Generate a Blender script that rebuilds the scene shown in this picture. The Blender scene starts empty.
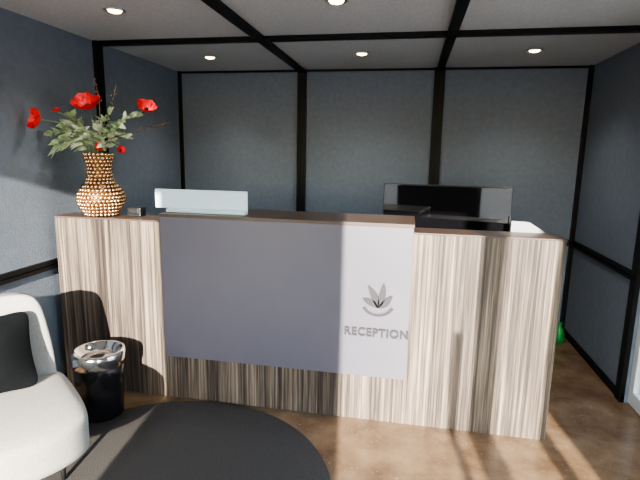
import bpy, bmesh, math, random
import numpy as np
from mathutils import Vector, Matrix
random.seed(7)
scn=bpy.context.scene
COL=scn.collection
try:
    scn.view_settings.look='AgX - Medium High Contrast'
except Exception: pass

# ---------------------------------------------------------------- materials
def newmat(name):
    m=bpy.data.materials.new(name); m.use_nodes=True
    nt=m.node_tree; b=nt.nodes['Principled BSDF']
    return m,nt,b
def simple(name,col,rough=.5,metal=0,spec=None,noise=0,nscale=30,bump=0,bscale=200,coat=0):
    m,nt,b=newmat(name)
    b.inputs['Roughness'].default_value=rough; b.inputs['Metallic'].default_value=metal
    if spec is not None: b.inputs['Specular IOR Level'].default_value=spec
    if coat: b.inputs['Coat Weight'].default_value=coat
    tc=nt.nodes.new('ShaderNodeTexCoord')
    n=nt.nodes.new('ShaderNodeTexNoise'); n.inputs['Scale'].default_value=nscale; n.inputs['Detail'].default_value=6
    nt.links.new(tc.outputs['Object'],n.inputs['Vector'])
    r=nt.nodes.new('ShaderNodeValToRGB')
    r.color_ramp.elements[0].position=.3; r.color_ramp.elements[1].position=.7
    r.color_ramp.elements[0].color=tuple(c*(1-noise) for c in col)+(1,)
    r.color_ramp.elements[1].color=tuple(min(1,c*(1+noise)) for c in col)+(1,)
    nt.links.new(n.outputs['Fac'],r.inputs['Fac']); nt.links.new(r.outputs['Color'],b.inputs['Base Color'])
    if bump:
        n2=nt.nodes.new('ShaderNodeTexNoise'); n2.inputs['Scale'].default_value=bscale; n2.inputs['Detail'].default_value=3
        nt.links.new(tc.outputs['Object'],n2.inputs['Vector'])
        bp=nt.nodes.new('ShaderNodeBump'); bp.inputs['Strength'].default_value=bump; bp.inputs['Distance'].default_value=.005
        nt.links.new(n2.outputs['Fac'],bp.inputs['Height']); nt.links.new(bp.outputs['Normal'],b.inputs['Normal'])
    return m

M_wall=simple('wall_felt',(.150,.176,.220),.8,noise=.07,nscale=24,bump=.7,bscale=130)
M_ceil=simple('ceiling_felt',(.46,.46,.46),.9,noise=.10,nscale=60,bump=.6,bscale=120)
M_black=simple('black_profile',(.006,.006,.007),.5,spec=.2,noise=.1)
M_panel=simple('grey_violet_laminate',(.104,.098,.128),.38,noise=.03,nscale=5)
M_ptop=simple('brown_top',(.065,.042,.034),.4,noise=.1,nscale=20)
M_rug=simple('rug_pile',(.056,.051,.048),1,noise=.35,nscale=160,bump=1,bscale=300)
M_chair=simple('boucle_fabric',(.40,.38,.36),.95,noise=.12,nscale=140,bump=1,bscale=320)
M_cush=simple('dark_cushion_fabric',(.006,.007,.008),1,spec=.08,noise=.3,nscale=150,bump=.4,bscale=400)
M_gold=simple('gold',(.74,.50,.31),.24,1,noise=.1)
M_golddark=simple('gold_dark',(.16,.09,.04),.4,1,noise=.2)
M_chrome=simple('chrome',(.75,.76,.78),.12,1,noise=.02)
M_binblack=simple('bin_black',(.008,.008,.01),.22,noise=.1)
M_red=simple('petal_red',(.66,.012,.015),.5,noise=.3,nscale=40)
M_leaf=simple('leaf_sage',(.23,.31,.17),.7,noise=.35,nscale=40)
M_leafl=simple('leaf_pale',(.48,.52,.40),.7,noise=.25,nscale=40)
M_stem=simple('stem_green',(.13,.17,.07),.6,noise=.2)
M_twig=simple('twig_brown',(.11,.07,.045),.7,noise=.2)
M_flc=simple('flower_centre',(.01,.008,.012),.8)
M_screenblk=simple('screen_gloss',(.004,.004,.005),.04,spec=.5)
M_bezel=simple('bezel_black',(.012,.012,.013),.35)
M_white=simple('white_plastic',(.56,.70,.80),.35,noise=.02)
M_alu=simple('aluminium',(.6,.62,.65),.3,1,noise=.03)
M_letter=simple('letter_grey',(.02,.018,.024),.6)
M_grey=simple('grey_laminate',(.22,.22,.23),.5,noise=.03)
M_frame=simple('door_frame_white',(.62,.63,.64),.4,noise=.02)
M_green=simple('green_plastic',(.02,.28,.06),.4,noise=.3)
M_ground=simple('ground_paving',(.38,.36,.33),.9,noise=.2,nscale=3)

def wood():
    m,nt,b=newmat('zebrano_laminate'); b.inputs['Roughness'].default_value=.45; b.inputs['Specular IOR Level'].default_value=.3
    L=nt.links.new
    tc=nt.nodes.new('ShaderNodeTexCoord')
    def nz(sx,sz,det,scale=1):
        mp=nt.nodes.new('ShaderNodeMapping'); mp.inputs['Scale'].default_value=(sx,sx,sz)
        L(tc.outputs['Object'],mp.inputs['Vector'])
        n=nt.nodes.new('ShaderNodeTexNoise'); n.inputs['Scale'].default_value=scale; n.inputs['Detail'].default_value=det
        n.inputs['Roughness'].default_value=.6
        L(mp.outputs['Vector'],n.inputs['Vector']); return n
    a=nz(56,.7,5); c=nz(8,.25,3); d=nz(200,3,2)
    m1=nt.nodes.new('ShaderNodeMix'); m1.data_type='FLOAT'; m1.inputs[0].default_value=.38
    L(a.outputs['Fac'],m1.inputs[2]); L(c.outputs['Fac'],m1.inputs[3])
    m2=nt.nodes.new('ShaderNodeMix'); m2.data_type='FLOAT'; m2.inputs[0].default_value=.24
    L(m1.outputs[0],m2.inputs[2]); L(d.outputs['Fac'],m2.inputs[3])
    r=nt.nodes.new('ShaderNodeValToRGB'); e=r.color_ramp.elements
    e[0].position=.41; e[0].color=(.022,.016,.014,1)
    e[1].position=.63; e[1].color=(.34,.27,.21,1)
    x=e.new(.475); x.color=(.066,.051,.043,1)
    x=e.new(.54); x.color=(.150,.118,.094,1)
    L(m2.outputs[0],r.inputs['Fac']); L(r.outputs['Color'],b.inputs['Base Color'])
    return m
M_wood=wood()
def floor_mat():
    m,nt,b=newmat('floor_worn_brown'); L=nt.links.new
    tc=nt.nodes.new('ShaderNodeTexCoord')
    n=nt.nodes.new('ShaderNodeTexNoise'); n.inputs['Scale'].default_value=4; n.inputs['Detail'].default_value=9; n.inputs['Roughness'].default_value=.6
    L(tc.outputs['Object'],n.inputs['Vector'])
    r=nt.nodes.new('ShaderNodeValToRGB'); e=r.color_ramp.elements
    e[0].position=.30; e[0].color=(.115,.066,.036,1); e[1].position=.70; e[1].color=(.27,.178,.105,1)
    L(n.outputs['Fac'],r.inputs['Fac'])
    v=nt.nodes.new('ShaderNodeTexNoise'); v.inputs['Scale'].default_value=60; v.inputs['Detail'].default_value=2
    L(tc.outputs['Object'],v.inputs['Vector'])
    r2=nt.nodes.new('ShaderNodeValToRGB'); r2.color_ramp.elements[0].position=.65; r2.color_ramp.elements[1].position=.76
    L(v.outputs['Fac'],r2.inputs['Fac'])
    mx=nt.nodes.new('ShaderNodeMix'); mx.data_type='RGBA'
    L(r2.outputs['Color'],mx.inputs[0]); L(r.outputs['Color'],mx.inputs[6]); mx.inputs[7].default_value=(.36,.26,.17,1)
    L(mx.outputs[2],b.inputs['Base Color'])
    b.inputs['Roughness'].default_value=.22
    bp=nt.nodes.new('ShaderNodeBump'); bp.inputs['Strength'].default_value=.12; bp.inputs['Distance'].default_value=.004
    L(n.outputs['Fac'],bp.inputs['Height']); L(bp.outputs['Normal'],b.inputs['Normal'])
    return m
M_floor=floor_mat()
def glass():
    m=bpy.data.materials.new('window_glass'); m.use_nodes=True; nt=m.node_tree
    nt.nodes.clear(); o=nt.nodes.new('ShaderNodeOutputMaterial')
    t=nt.nodes.new('ShaderNodeBsdfTransparent'); g=nt.nodes.new('ShaderNodeBsdfGlossy'); g.inputs['Roughness'].default_value=.02
    t.inputs['Color'].default_value=(.95,.97,.97,1)
    f=nt.nodes.new('ShaderNodeFresnel'); f.inputs['IOR'].default_value=1.35
    mx=nt.nodes.new('ShaderNodeMixShader')
    nt.links.new(f.outputs[0],mx.inputs[0]); nt.links.new(t.outputs[0],mx.inputs[1]); nt.links.new(g.outputs[0],mx.inputs[2])
    nt.links.new(mx.outputs[0],o.inputs['Surface']); return m
M_glass=glass()
def emis(name,col,s):
    m,nt,b=newmat(name); b.inputs['Emission Color'].default_value=col+(1,); b.inputs['Emission Strength'].default_value=s
    b.inputs['Base Color'].default_value=col+(1,); return m
M_lamp=emis('lamp_glow',(1,.70,.36),16)

# ---------------------------------------------------------------- helpers
def link(o,parent=None):
    COL.objects.link(o)
    if parent: o.parent=parent
    return o
def empty(name,loc=(0,0,0)):
    e=bpy.data.objects.new(name,None); e.location=loc; e.empty_display_size=.1; COL.objects.link(e); return e
def finish(bm,name,mats,parent=None,smooth=False):
    me=bpy.data.meshes.new(name); bmesh.ops.recalc_face_normals(bm,faces=bm.faces[:]); bm.to_mesh(me); bm.free()
    if not isinstance(mats,(list,tuple)): mats=[mats]
    for m in mats: me.materials.append(m)
    if smooth:
        for p in me.polygons: p.use_smooth=True
    return link(bpy.data.objects.new(name,me),parent)
def addbox(bm,x0,x1,y0,y1,z0,z1,bev=0,mi=0,mat=None):
    r=bmesh.ops.create_cube(bm,size=1)
    vs=r['verts']
    for v in vs:
        v.co=Vector(((x0+x1)/2+v.co.x*(x1-x0),(y0+y1)/2+v.co.y*(y1-y0),(z0+z1)/2+v.co.z*(z1-z0)))
    fs=set(f for v in vs for f in v.link_faces)
    for f in fs: f.material_index=mi
    if bev:
        es=list(set(e for v in vs for e in v.link_edges))
        rr=bmesh.ops.bevel(bm,geom=es,offset=bev,segments=2,profile=.5,affect='EDGES')
        for f in rr['faces']: f.material_index=mi
def boxes(name,lst,mats,parent=None,bev=0):
    bm=bmesh.new()
    for b in lst:
        addbox(bm,*b[:6],bev=bev,mi=(b[6] if len(b)>6 else 0))
    return finish(bm,name,mats,parent)
def lathe(bm,prof,cx,cy,cz,seg=48,mi=None):
    rings=[]
    for i,(r,z) in enumerate(prof):
        ring=[bm.verts.new((cx+r*math.cos(2*math.pi*k/seg),cy+r*math.sin(2*math.pi*k/seg),cz+z)) for k in range(seg)]
        rings.append(ring)
    for i in range(len(rings)-1):
        for k in range(seg):
            f=bm.faces.new((rings[i][k],rings[i][(k+1)%seg],rings[i+1][(k+1)%seg],rings[i+1][k])); f.smooth=True
            if mi: f.material_index=mi[i]
    f=bm.faces.new(rings[0]);  f.material_index=mi[0] if mi else 0
    f=bm.faces.new(rings[-1]); f.material_index=mi[-1] if mi else 0

# ---------------------------------------------------------------- room
XL,XR,YB,YF,ZC,ZR,YM=-2.312,1.478,4.577,-.6,2.38,.85,3.295
X2,X3=-1.05,.215
T=.12
boxes('floor',[(XL-T,XR+T,YF-T,YB+T,-.1,0)],M_floor)
boxes('ceiling',[(XL-T,XR+T,YF-T,YB+T,ZC,ZC+.1)],M_ceil)
boxes('wall_back',[(XL-T,XR+T,YB,YB+T,0,ZC)],M_wall)
boxes('wall_left',[(XL-T,XL,YF,YB,0,ZC)],M_wall)
DY0,DY1=1.25,3.26
boxes('wall_right',[(XR,XR+T,DY1,YB,0,ZC),(XR,XR+T,YF,DY0,0,ZC),(XR,XR+T,DY0,DY1,2.15,ZC)],M_wall)
# unseen facade behind the camera; its pier is added to shade the desk panel
PX0,PX1=-1.08,.01
boxes('wall_front',[(PX0,PX1,YF-T,YF,0,2.29),(XL-T,XR+T,YF-T,YF,2.29,ZC),(XL-T,XL+.04,YF-T,YF,0,2.29),(XR-.04,XR+T,YF-T,YF,0,2.29)],M_wall)
def window(name,x0,x1,mull):
    e=empty(name)
    fr=[(x0,x1,YF-.09,YF-.03,0,.05),(x0,x1,YF-.09,YF-.03,2.25,2.29),(x0,x0+.04,YF-.09,YF-.03,.05,2.25),(x1-.04,x1,YF-.09,YF-.03,.05,2.25)]
    for (a,b) in mull: fr.append((a,b,YF-.09,YF-.03,.05,2.25))
    boxes('frame',fr,M_black,e)
    boxes('pane',[(x0+.03,x1-.03,YF-.063,YF-.057,.04,2.26)],M_glass,e)
    return e
window('window_1',XL+.04,PX0,[])
w2=window('window_2',PX1,XR-.04,[(.82,.95),(1.21,1.29)])  # right-hand mullion added to throw a shadow stripe across the floor
boxes('shadow_bar',[(.69,.735,YF+.02,YF+.05,.35,1.47),(.70,.72,YF-.055,YF+.02,.45,.47),(.70,.72,YF-.055,YF+.02,1.35,1.37)],M_alu,w2)  # unseen upright bar added to cast the thin shadow on the desk front
# side glass door
e=empty('door_1')
fr=[]
mid=(DY0+DY1)/2
for (a,b) in ((DY0,mid),(mid,DY1)):
    fr+=[(XR+.02,XR+.08,a,b,0.01,.10),(XR+.02,XR+.08,a,b,2.07,2.15),(XR+.02,XR+.08,a,a+.06,.1,2.07),(XR+.02,XR+.08,b-.06,b,.1,2.07)]
boxes('frame',fr,M_frame,e,bev=.004)
boxes('pane',[(XR+.047,XR+.053,DY0+.05,DY1-.05,.09,2.08)],M_glass,e)
boxes('handle',[(XR-.03,XR-.01,mid+.1,mid+.12,.95,1.25),(XR-.03,XR+.03,mid+.1,mid+.12,.97,.99),(XR-.03,XR+.03,mid+.1,mid+.12,1.21,1.23)],M_alu,e)
boxes('exterior_ground',[(-30,30,-40,30,-.3,-.1)],M_ground)

# black profiles
def post_back(x,w):
    return [(x-w/2,x-w*.12,YB-.03,YB,0,ZC),(x+w*.12,x+w/2,YB-.03,YB,0,ZC),(x-w*.12,x+w*.12,YB-.018,YB,0,ZC)]
boxes('trim_1',post_back(X2,.085),M_black)
boxes('trim_2',post_back(X3,.095),M_black)
boxes('trim_3',[(XL,XL+.03,YB-.03,YB,0,ZC)],M_black)
boxes('trim_4',[(XR-.035,XR,YB-.035,YB,0,ZC)],M_black)
boxes('trim_5',[(XL,XR,YM-.03,YM+.03,ZC-.03,ZC)],M_black)
boxes('trim_6',[(X2-.03,X2+.03,YF,YB-.03,ZC-.03,ZC)],M_black)
boxes('trim_7',[(X3-.03,X3+.03,YF,YB-.03,ZC-.03,ZC)],M_black)
boxes('trim_8',[(XL,XL+.03,YM-.04,YM+.04,0,ZC)],M_black)
boxes('trim_9',[(XR-.03,XR,DY1,YM+.04,0,ZC)],M_black)
boxes('trim_10',[(XL,XL+.022,YF,YB-.03,ZR-.03,ZR-.006),(XL,XL+.022,YF,YB-.03,ZR+.006,ZR+.03),(XL,XL+.012,YF,YB-.03,ZR-.006,ZR+.006)],M_black)
boxes('trim_11',[(XR-.022,XR,YM,YB-.03,ZR-.028,ZR-.006),(XR-.022,XR,YM,YB-.03,ZR+.006,ZR+.028),(XR-.012,XR,YM,YB-.03,ZR-.006,ZR+.006)],M_black)
boxes('trim_12',[(XL,XR,YB-.022,YB,ZR-.03,ZR+.03)],M_black)
boxes('trim_13',[(XL,XR,YB-.012,YB,ZC-.02,ZC)],M_black)
boxes('baseboard_right',[(XR-.02,XR,DY1,YB,0,.05)],M_black)
boxes('baseboard_left',[(XL,XL+.02,YF,YB,0,.05)],M_black)
boxes('baseboard_back',[(XL,XR,YB-.02,YB,0,.05)],M_black)

# downlights
for i,(x,y) in enumerate([(-1.69,2.6),(-1.69,3.91),(-.42,2.59),(-.42,3.89),(.85,3.9),(.85,2.59)]):
    e=empty('recessed_downlight' if i==0 else 'recessed_downlight.%03d'%i)
    bm=bmesh.new()
    lathe(bm,[(.060,0),(.060,-.004),(.054,-.009),(.046,-.006),(.042,0)],x,y,ZC,32)
    finish(bm,'ring',M_alu,e)
    bm=bmesh.new(); lathe(bm,[(.040,-.001),(.034,-.010),(.014,-.016)],x,y,ZC,24); finish(bm,'bulb',M_lamp,e)
    l=bpy.data.lights.new('lamp','SPOT'); l.energy=24; l.color=(1,.96,.91); l.spot_size=math.radians(120); l.spot_blend=.9; l.shadow_soft_size=.03
    lo=bpy.data.objects.new('lamp',l); lo.location=(x,y,ZC-.03); link(lo,e)

# ---------------------------------------------------------------- reception desk
desk=empty('reception_desk')
DX0,DX1,DY,DZ=-2.258,.836,2.680,1.166
boxes('front_cladding',[(DX0,DX1,DY,DY+.2,0,DZ)],M_wood,desk,bev=.003)
boxes('counter_edge',[(DX0-.002,DX1+.002,DY-.003,DY+.202,DZ,DZ+.010)],M_ptop,desk,bev=.002)
boxes('side_return',[(DX0,DX0+.04,DY+.2,DY+.85,0,.74),(DX1-.04,DX1,DY+.2,DY+.85,0,.74)],M_wood,desk)
boxes('worktop',[(DX0,DX1,DY+.2,DY+.9,.74,.78)],M_grey,desk,bev=.003)
boxes('front_panel',[(-1.485,.035,2.629,2.678,.310,1.208)],M_panel,desk,bev=.002)
boxes('raised_shelf',[(-1.489,.039,2.625,3.02,1.208,1.228)],M_ptop,desk,bev=.002)
boxes('shelf_support',[(-1.40,-.04,2.84,2.86,1.17,1.210)],M_ptop,desk)
bm=bmesh.new()
f=bm.faces.new([bm.verts.new((x,2.93,z)) for x,z in ((.60,.78),(.826,.78),(.826,1.150),(.70,1.228),(.60,1.232))])
rr=bmesh.ops.extrude_face_region(bm,geom=[f])
for v in rr['geom']:
    if isinstance(v,bmesh.types.BMVert): v.co.y+=.02
finish(bm,'end_screen',M_grey,desk)
# lettering
cu=bpy.data.curves.new('lettering','FONT'); cu.body='RECEPTION'; cu.size=.07; cu.extrude=.004; cu.offset=.0020; cu.space_character=1.12
to=bpy.data.objects.new('lettering',cu); COL.objects.link(to)
bpy.context.view_layer.update()
w=to.dimensions.x; s=.365/w
dg=bpy.context.evaluated_depsgraph_get()
me=bpy.data.meshes.new_from_object(to.evaluated_get(dg)); bpy.data.objects.remove(to)
lt=bpy.data.objects.new('lettering',me); me.materials.clear(); me.materials.append(M_letter)
lt.scale=(s,s*1.05,1); lt.rotation_euler=(math.pi/2,0,0); lt.location=(-.335,2.611,.568); link(lt,desk)
# stand-in emblem: abstract leaf blades over an arc
bm=bmesh.new()
def blade(cx,cz,ang,L,W):
    n=12; up=[];dn=[]
    for i in range(n+1):
        t=i/n; wd=W*math.sin(math.pi*t)**.8
        for lst,sg in ((up,1),(dn,-1)):
            x=t*L; z=sg*wd*.5+.25*L*(t*t)
            X=cx+x*math.cos(ang)-z*math.sin(ang); Z=cz+x*math.sin(ang)+z*math.cos(ang)
            lst.append((X,Z))
    pts=up+dn[1:-1][::-1]
    f=bm.faces.new([bm.verts.new((x,2.618,z)) for x,z in pts])
    r=bmesh.ops.extrude_face_region(bm,geom=[f])
    for v in r['geom']:
        if isinstance(v,bmesh.types.BMVert): v.co.y-=.008
for a,Ln in ((150,.10),(115,.14),(80,.15),(45,.11)):
    blade(-.145,.74,math.radians(a-15),Ln,.040)
for i in range(16):
    a0=math.radians(200+i*9); a1=math.radians(200+(i+1)*9)
    ps=[( -.145+r*math.cos(a),.765+r*math.sin(a)*.8) for r,a in ((.075,a0),(.095,a0),(.095,a1),(.075,a1))]
    f=bm.faces.new([bm.verts.new((x,2.613,z)) for x,z in ps])
finish(bm,'emblem',M_letter,desk)

# ---------------------------------------------------------------- pale monitor back on shelf
mon=empty('white_monitor')
boxes('housing',[(-1.572,-.965,2.735,2.757,1.250,1.368)],M_white,mon,bev=.006)
boxes('chin',[(-1.48,-.967,2.700,2.760,1.229,1.250)],M_white,mon,bev=.003)
boxes('screen',[(-1.555,-.975,2.757,2.759,1.26,1.355)],M_screenblk,mon)
# ---------------------------------------------------------------- black monitor
bmn=empty('computer_monitor',(.228,3.13,0)); bmn.rotation_euler=(0,0,math.radians(-7))
boxes('housing',[(-.400,.400,-.015,.015,.955,1.420)],M_bezel,bmn,bev=.006)
boxes('screen',[(-.392,.392,-.018,-.014,.975,1.412)],M_screenblk,bmn)
boxes('stand',[(-.03,.03,.015,.055,.79,1.15),(-.16,.16,-.06,.16,.781,.793)],M_bezel,bmn,bev=.004)
# small dark box by the vase
boxes('card_terminal',[(-1.805,-1.71,2.79,2.86,1.177,1.236),(-1.795,-1.72,2.785,2.79,1.195,1.23)],M_bezel,None,bev=.006)

# ---------------------------------------------------------------- vase with flowers
vs=empty('flower_vase')
vx,vy,vz=-1.98,2.780,DZ+.011
prof=[(.088,0),(.100,.012),(.118,.04),(.140,.08),(.148,.115),(.140,.15),(.115,.185),(.086,.215),(.072,.25),(.070,.29),(.074,.34),(.086,.385),(.090,.405),(.080,.405),(.066,.36)]
bm=bmesh.new(); lathe(bm,[(r*.96,z) for r,z in prof],vx,vy,vz,48); finish(bm,'body',M_golddark,vs,True)
def rad_at(z):
    for (r0,z0),(r1,z1) in zip(prof,prof[1:]):
        if z0<=z<=z1: return r0+(r1-r0)*(z-z0)/(z1-z0)
    return .08
bm=bmesh.new(); z=.014; k=0
while z<.40:
    r=rad_at(z); n=max(12,int(2*math.pi*r/.025))
    for i in range(n):
        a=2*math.pi*(i+.5*(k%2))/n
        bmesh.ops.create_icosphere(bm,subdivisions=2,radius=.0120,matrix=Matrix.Translation((vx+r*.975*math.cos(a),vy+r*.975*math.sin(a),vz+z)))
    z+=.0225; k+=1
finish(bm,'studs',M_gold,vs,True)

def tube(name,pts,r0,r1,mat,parent):
    c=bpy.data.curves.new(name,'CURVE'); c.dimensions='3D'; c.bevel_depth=1; c.bevel_resolution=2; c.resolution_u=6
    sp=c.splines.new('BEZIER'); sp.bezier_points.add(len(pts)-1)
    for i,p in enumerate(pts):
        b=sp.bezier_points[i]; b.co=p; b.handle_left_type=b.handle_right_type='AUTO'; b.radius=r0+(r1-r0)*i/(len(pts)-1)
    c.materials.append(mat); return link(bpy.data.objects.new(name,c),parent)
def poppy(P,R,nrm,name='bloom'):
    nrm=Vector(nrm).normalized(); q=nrm.to_track_quat('Z','Y').to_matrix().to_4x4(); MT=Matrix.Translation(P)@q
    bm=bmesh.new()
    for layer in range(2):
        for i in range(4):
            a0=i*math.pi/2+layer*math.pi/4+random.uniform(-.15,.15); nu,nv=7,6; g=[]
            op=random.uniform(.45,.62)+.12*layer
            for v in range(nv+1):
                t=v/nv; row=[]
                for u in range(nu+1):
                    s=(u/nu-.5)*2; wd=.95*math.sin(math.pi*min(1,.12+t*.6))*1.05
                    a=a0+s*wd*.85
                    rr=R*(t**.8)*(1-.16*s*s*t)*(.92+.08*layer)
                    zz=R*op*t*t+ .06*R*math.sin(6*s+i)*t
                    row.append(bm.verts.new(MT@Vector((rr*math.cos(a),rr*math.sin(a),zz))))
                g.append(row)
            for v in range(nv):
                for u in range(nu): bm.faces.new((g[v][u],g[v][u+1],g[v+1][u+1],g[v+1][u])).smooth=True
    o=finish(bm,name,M_red,vs,True)
    bm=bmesh.new(); bmesh.ops.create_uvsphere(bm,u_segments=12,v_segments=8,radius=R*.2,matrix=MT@Matrix.Translation((0,0,R*.12)))
    finish(bm,'centre',M_flc,vs,True)
neck=Vector((vx,vy,vz+.36))
def stem_to(P,sag=.0,r=.0038,mat=M_stem):
    P=Vector(P); a=Vector((vx+(P.x-vx)*.12,vy+(P.y-vy)*.12,vz+.41)); mid=a.lerp(P,.55)+Vector((0,0,.06-sag))
    tube('stem',[tuple(neck),tuple(a),tuple(mid),tuple(P)],r,r*.6,mat,vs)
    return a,mid
fl=[((-2.20,2.56,1.775),.070,(-.5,-.75,.15)),((-2.03,2.78,1.862),.092,(.1,-.65,1)),((-1.63,2.78,1.85),.062,(.5,-.5,.75)),
    ((-2.16,2.66,1.83),.028,(-.3,-.3,1)),((-1.78,2.72,1.60),.026,(.6,-.6,.3)),((-1.9,2.69,1.62),.028,(.2,-1,.2))]
for P,R,N in fl:
    stem_to(P,r=.0045); poppy(P,R,N)
def leaf(bm,P,d,L,W,mi=0):
    d=Vector(d).normalized(); side=d.cross(Vector((random.uniform(-.5,.5),-1,random.uniform(-.2,.6)))).normalized(); up=side.cross(d).normalized()
    n=6; prev=None
    for i in range(n+1):
        t=i/n; wd=W*math.sin(math.pi*(.08+.92*t)**.75)*.5*(1+.25*(i%2)) + .0006; c=Vector(P)+d*L*t-Vector((0,0,1))*L*.30*t*t
        row=(bm.verts.new(c-side*wd+up*wd*.35),bm.verts.new(c),bm.verts.new(c+side*wd+up*wd*.35))
        if prev:
            for a in (0,1):
                f=bm.faces.new((prev[a],prev[a+1],row[a+1],row[a])); f.smooth=True; f.material_index=mi
        prev=row
bm=bmesh.new()
branches=[(-2.16,2.70,1.76),(-2.22,2.68,1.70),(-2.19,2.68,1.60),(-2.12,2.74,1.80),(-2.06,2.72,1.72),(-1.84,2.72,1.82),(-1.76,2.70,1.75),(-1.70,2.76,1.82),(-1.90,2.70,1.72),(-1.80,2.84,1.68),(-2.02,2.86,1.76),(-1.95,2.66,1.68),(-2.14,2.62,1.64),(-1.86,2.66,1.62)]
for P in branches:
    a,mid=stem_to(P,r=.0028); P=Vector(P)
    for k in range(17):
        t=random.uniform(.15,1.03); Q=(a.lerp(mid,t*2) if t<.5 else mid.lerp(P,(t-.5)*2))
        d=(P-a).normalized()+Vector((random.uniform(-1,1),random.uniform(-1,.6),random.uniform(-.7,.8)))
        leaf(bm,Q,d,random.uniform(.04,.085),random.uniform(.018,.034),random.choice((0,1)))
me_l=finish(bm,'foliage',[M_leaf,M_leafl],vs,True)
# twigs with small buds
bm=bmesh.new()
for pts in ([(-1.95,2.78,1.9),(-1.99,2.79,2.06)],[(-1.7,2.76,1.72),(-1.45,2.74,1.775)],[(-1.9,2.8,1.8),(-1.84,2.8,2.0)]):
    pp=[tuple(neck),(vx,vy,vz+.42)]+pts
    tube('twig',pp,.0035,.0015,M_twig,vs)
    A,B=Vector(pts[0]),Vector(pts[1])
    for k in range(9):
        Q=A.lerp(B,k/9)+Vector((random.uniform(-.014,.014),random.uniform(-.01,.01),random.uniform(-.012,.012)))
        bmesh.ops.create_icosphere(bm,subdivisions=1,radius=.006,matrix=Matrix.Translation(Q))
finish(bm,'buds',M_twig,vs,True)

# ---------------------------------------------------------------- rug
bm=bmesh.new(); lathe(bm,[(.848,0),(.856,.003),(.856,.007),(.848,.011),(.5,.012)],-1.124,1.813,0,128); finish(bm,'round_rug',M_rug)

# ---------------------------------------------------------------- bin
bn=empty('waste_bin'); bx,by=-1.790,2.39
bm=bmesh.new(); lathe(bm,[(.120,.0),(.127,.004),(.142,.335),(.140,.34)],bx,by,.013,48); finish(bm,'body',M_binblack,bn)
bm=bmesh.new()
lathe(bm,[(.144,.322),(.149,.326),(.153,.370),(.154,.395),(.149,.410),(.140,.414),(.130,.408),(.116,.385),(.098,.370),(.092,.366)],bx,by,.013,48); finish(bm,'chrome_rim',M_chrome,bn)
bm=bmesh.new(); lathe(bm,[(.094,.360),(.094,.368),(.03,.372)],bx,by,.013,32); finish(bm,'swing_flap',M_chrome,bn)

# ---------------------------------------------------------------- armchair
ch=empty('armchair',(-1.81,1.75,0)); ch.rotation_euler=(0,0,math.atan2(-.61,.79))
def soft(name,dims,loc,rot,mat,parent,puff=0,fn=None):
    bm=bmesh.new(); bmesh.ops.create_cube(bm,size=1)
    bmesh.ops.subdivide_edges(bm,edges=bm.edges[:],cuts=3,use_grid_fill=True)
    for v in bm.verts:
        p=v.co*2
        v.co=Vector((p.x*dims[0]/2,p.y*dims[1]/2,p.z*dims[2]/2))
        if puff: v.co.z+=puff*(1-p.x**2)*(1-p.y**2)*(1 if p.z>0 else -1)*abs(p.z)
        if fn: v.co=fn(v.co,p)
    o=finish(bm,name,mat,parent,True); o.location=loc; o.rotation_euler=rot
    s=o.modifiers.new('s','SUBSURF'); s.levels=2; s.render_levels=2
    return o
def seatfn(c,p):
    k=.10*max(0,p.x)**2*abs(p.y)**3
    return Vector((c.x-k,c.y*(1-.06*max(0,p.x)),c.z-(.035*max(0,p.x)**3 if p.z>0 else -.03*max(0,p.x)**2)))
soft('seat',(.68,.60,.26),(.05,0,.295),(0,0,0),M_chair,ch,puff=.015,fn=seatfn)
def backfn(c,p):
    return Vector((c.x+.05*p.y*p.y-.0,c.y*(1-.04*max(0,p.z)**2)-.035*max(0,p.z),c.z))
soft('backrest',(.17,.56,.64),(-.335,-.02,.53),(0,math.radians(-8),0),M_chair,ch,fn=backfn)
bm=bmesh.new()
for (x,y) in ((.14,.18),(.14,-.18),(-.22,.18),(-.22,-.18)):
    lathe(bm,[(.010,.013),(.011,.02),(.016,.19)],x,y,0,16)
finish(bm,'legs',M_black,ch)
cs=soft('throw_cushion',(.40,.42,.12),(0,0,0),(0,0,0),M_cush,None,puff=.03,
        fn=lambda c,p:Vector((c.x*(1-.10*(1-p.y*p.y)),c.y*(1-.10*(1-p.x*p.x)),c.z*(1-.75*max(abs(p.x),abs(p.y))**4))))
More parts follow.
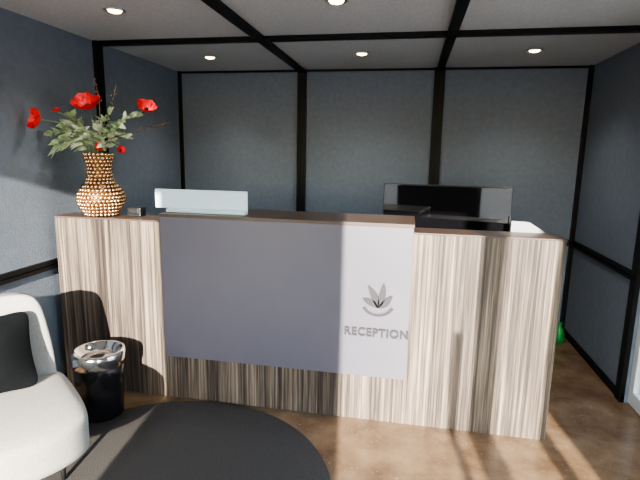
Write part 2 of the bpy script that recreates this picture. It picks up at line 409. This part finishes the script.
cs.matrix_world=Matrix.Translation((-1.81,1.75,0))@Matrix.Rotation(math.atan2(-.61,.79),4,'Z')@Matrix.Translation((-.15,-.05,.61))@Matrix.Rotation(math.radians(70),4,'Y')

# green bag behind desk end
bm=bmesh.new(); lathe(bm,[(.03,0),(.04,.02),(.045,.07),(.03,.12),(.012,.15),(.02,.18)],1.36,4.3,0,14)
for v in bm.verts: v.co+=Vector((random.uniform(-.006,.006),random.uniform(-.006,.006),0))
finish(bm,'green_bag',M_green)

# ---------------------------------------------------------------- light
AZ=math.radians(7); EL=math.radians(14.8)
d=Vector((-math.sin(AZ)*math.cos(EL),math.cos(AZ)*math.cos(EL),-math.sin(EL)))
l=bpy.data.lights.new('sun','SUN'); l.energy=34; l.color=(1,.89,.76); l.angle=math.radians(.7)
so=bpy.data.objects.new('sun',l); so.rotation_euler=d.to_track_quat('-Z','Y').to_euler(); so.location=(0,-8,6); COL.objects.link(so)
w=bpy.data.worlds.new('sky'); scn.world=w; w.use_nodes=True; nt=w.node_tree
sk=nt.nodes.new('ShaderNodeTexSky'); sk.sky_type='NISHITA'; sk.sun_disc=False; sk.sun_elevation=math.radians(35); sk.sun_rotation=math.radians(180); sk.air_density=1.2; sk.dust_density=.8
nt.links.new(sk.outputs[0],nt.nodes['Background'].inputs['Color']); nt.nodes['Background'].inputs['Strength'].default_value=1.55

# ---------------------------------------------------------------- camera
f,pi,ya,ro=473.947,math.radians(10.273),math.radians(10.566),math.radians(1.043)
fw=Vector((-math.sin(ya)*math.cos(pi),math.cos(ya)*math.cos(pi),-math.sin(pi)))
r0=Vector((math.cos(ya),math.sin(ya),0)); u0=r0.cross(fw)
r=r0*math.cos(ro)+u0*math.sin(ro); u=-r0*math.sin(ro)+u0*math.cos(ro)
c=bpy.data.cameras.new('camera'); c.sensor_width=36; c.lens=f/640*36; c.clip_start=.02
co=bpy.data.objects.new('camera',c); COL.objects.link(co)
co.matrix_world=Matrix(((r.x,u.x,-fw.x,0),(r.y,u.y,-fw.y,0),(r.z,u.z,-fw.z,1.6),(0,0,0,1)))
scn.camera=co
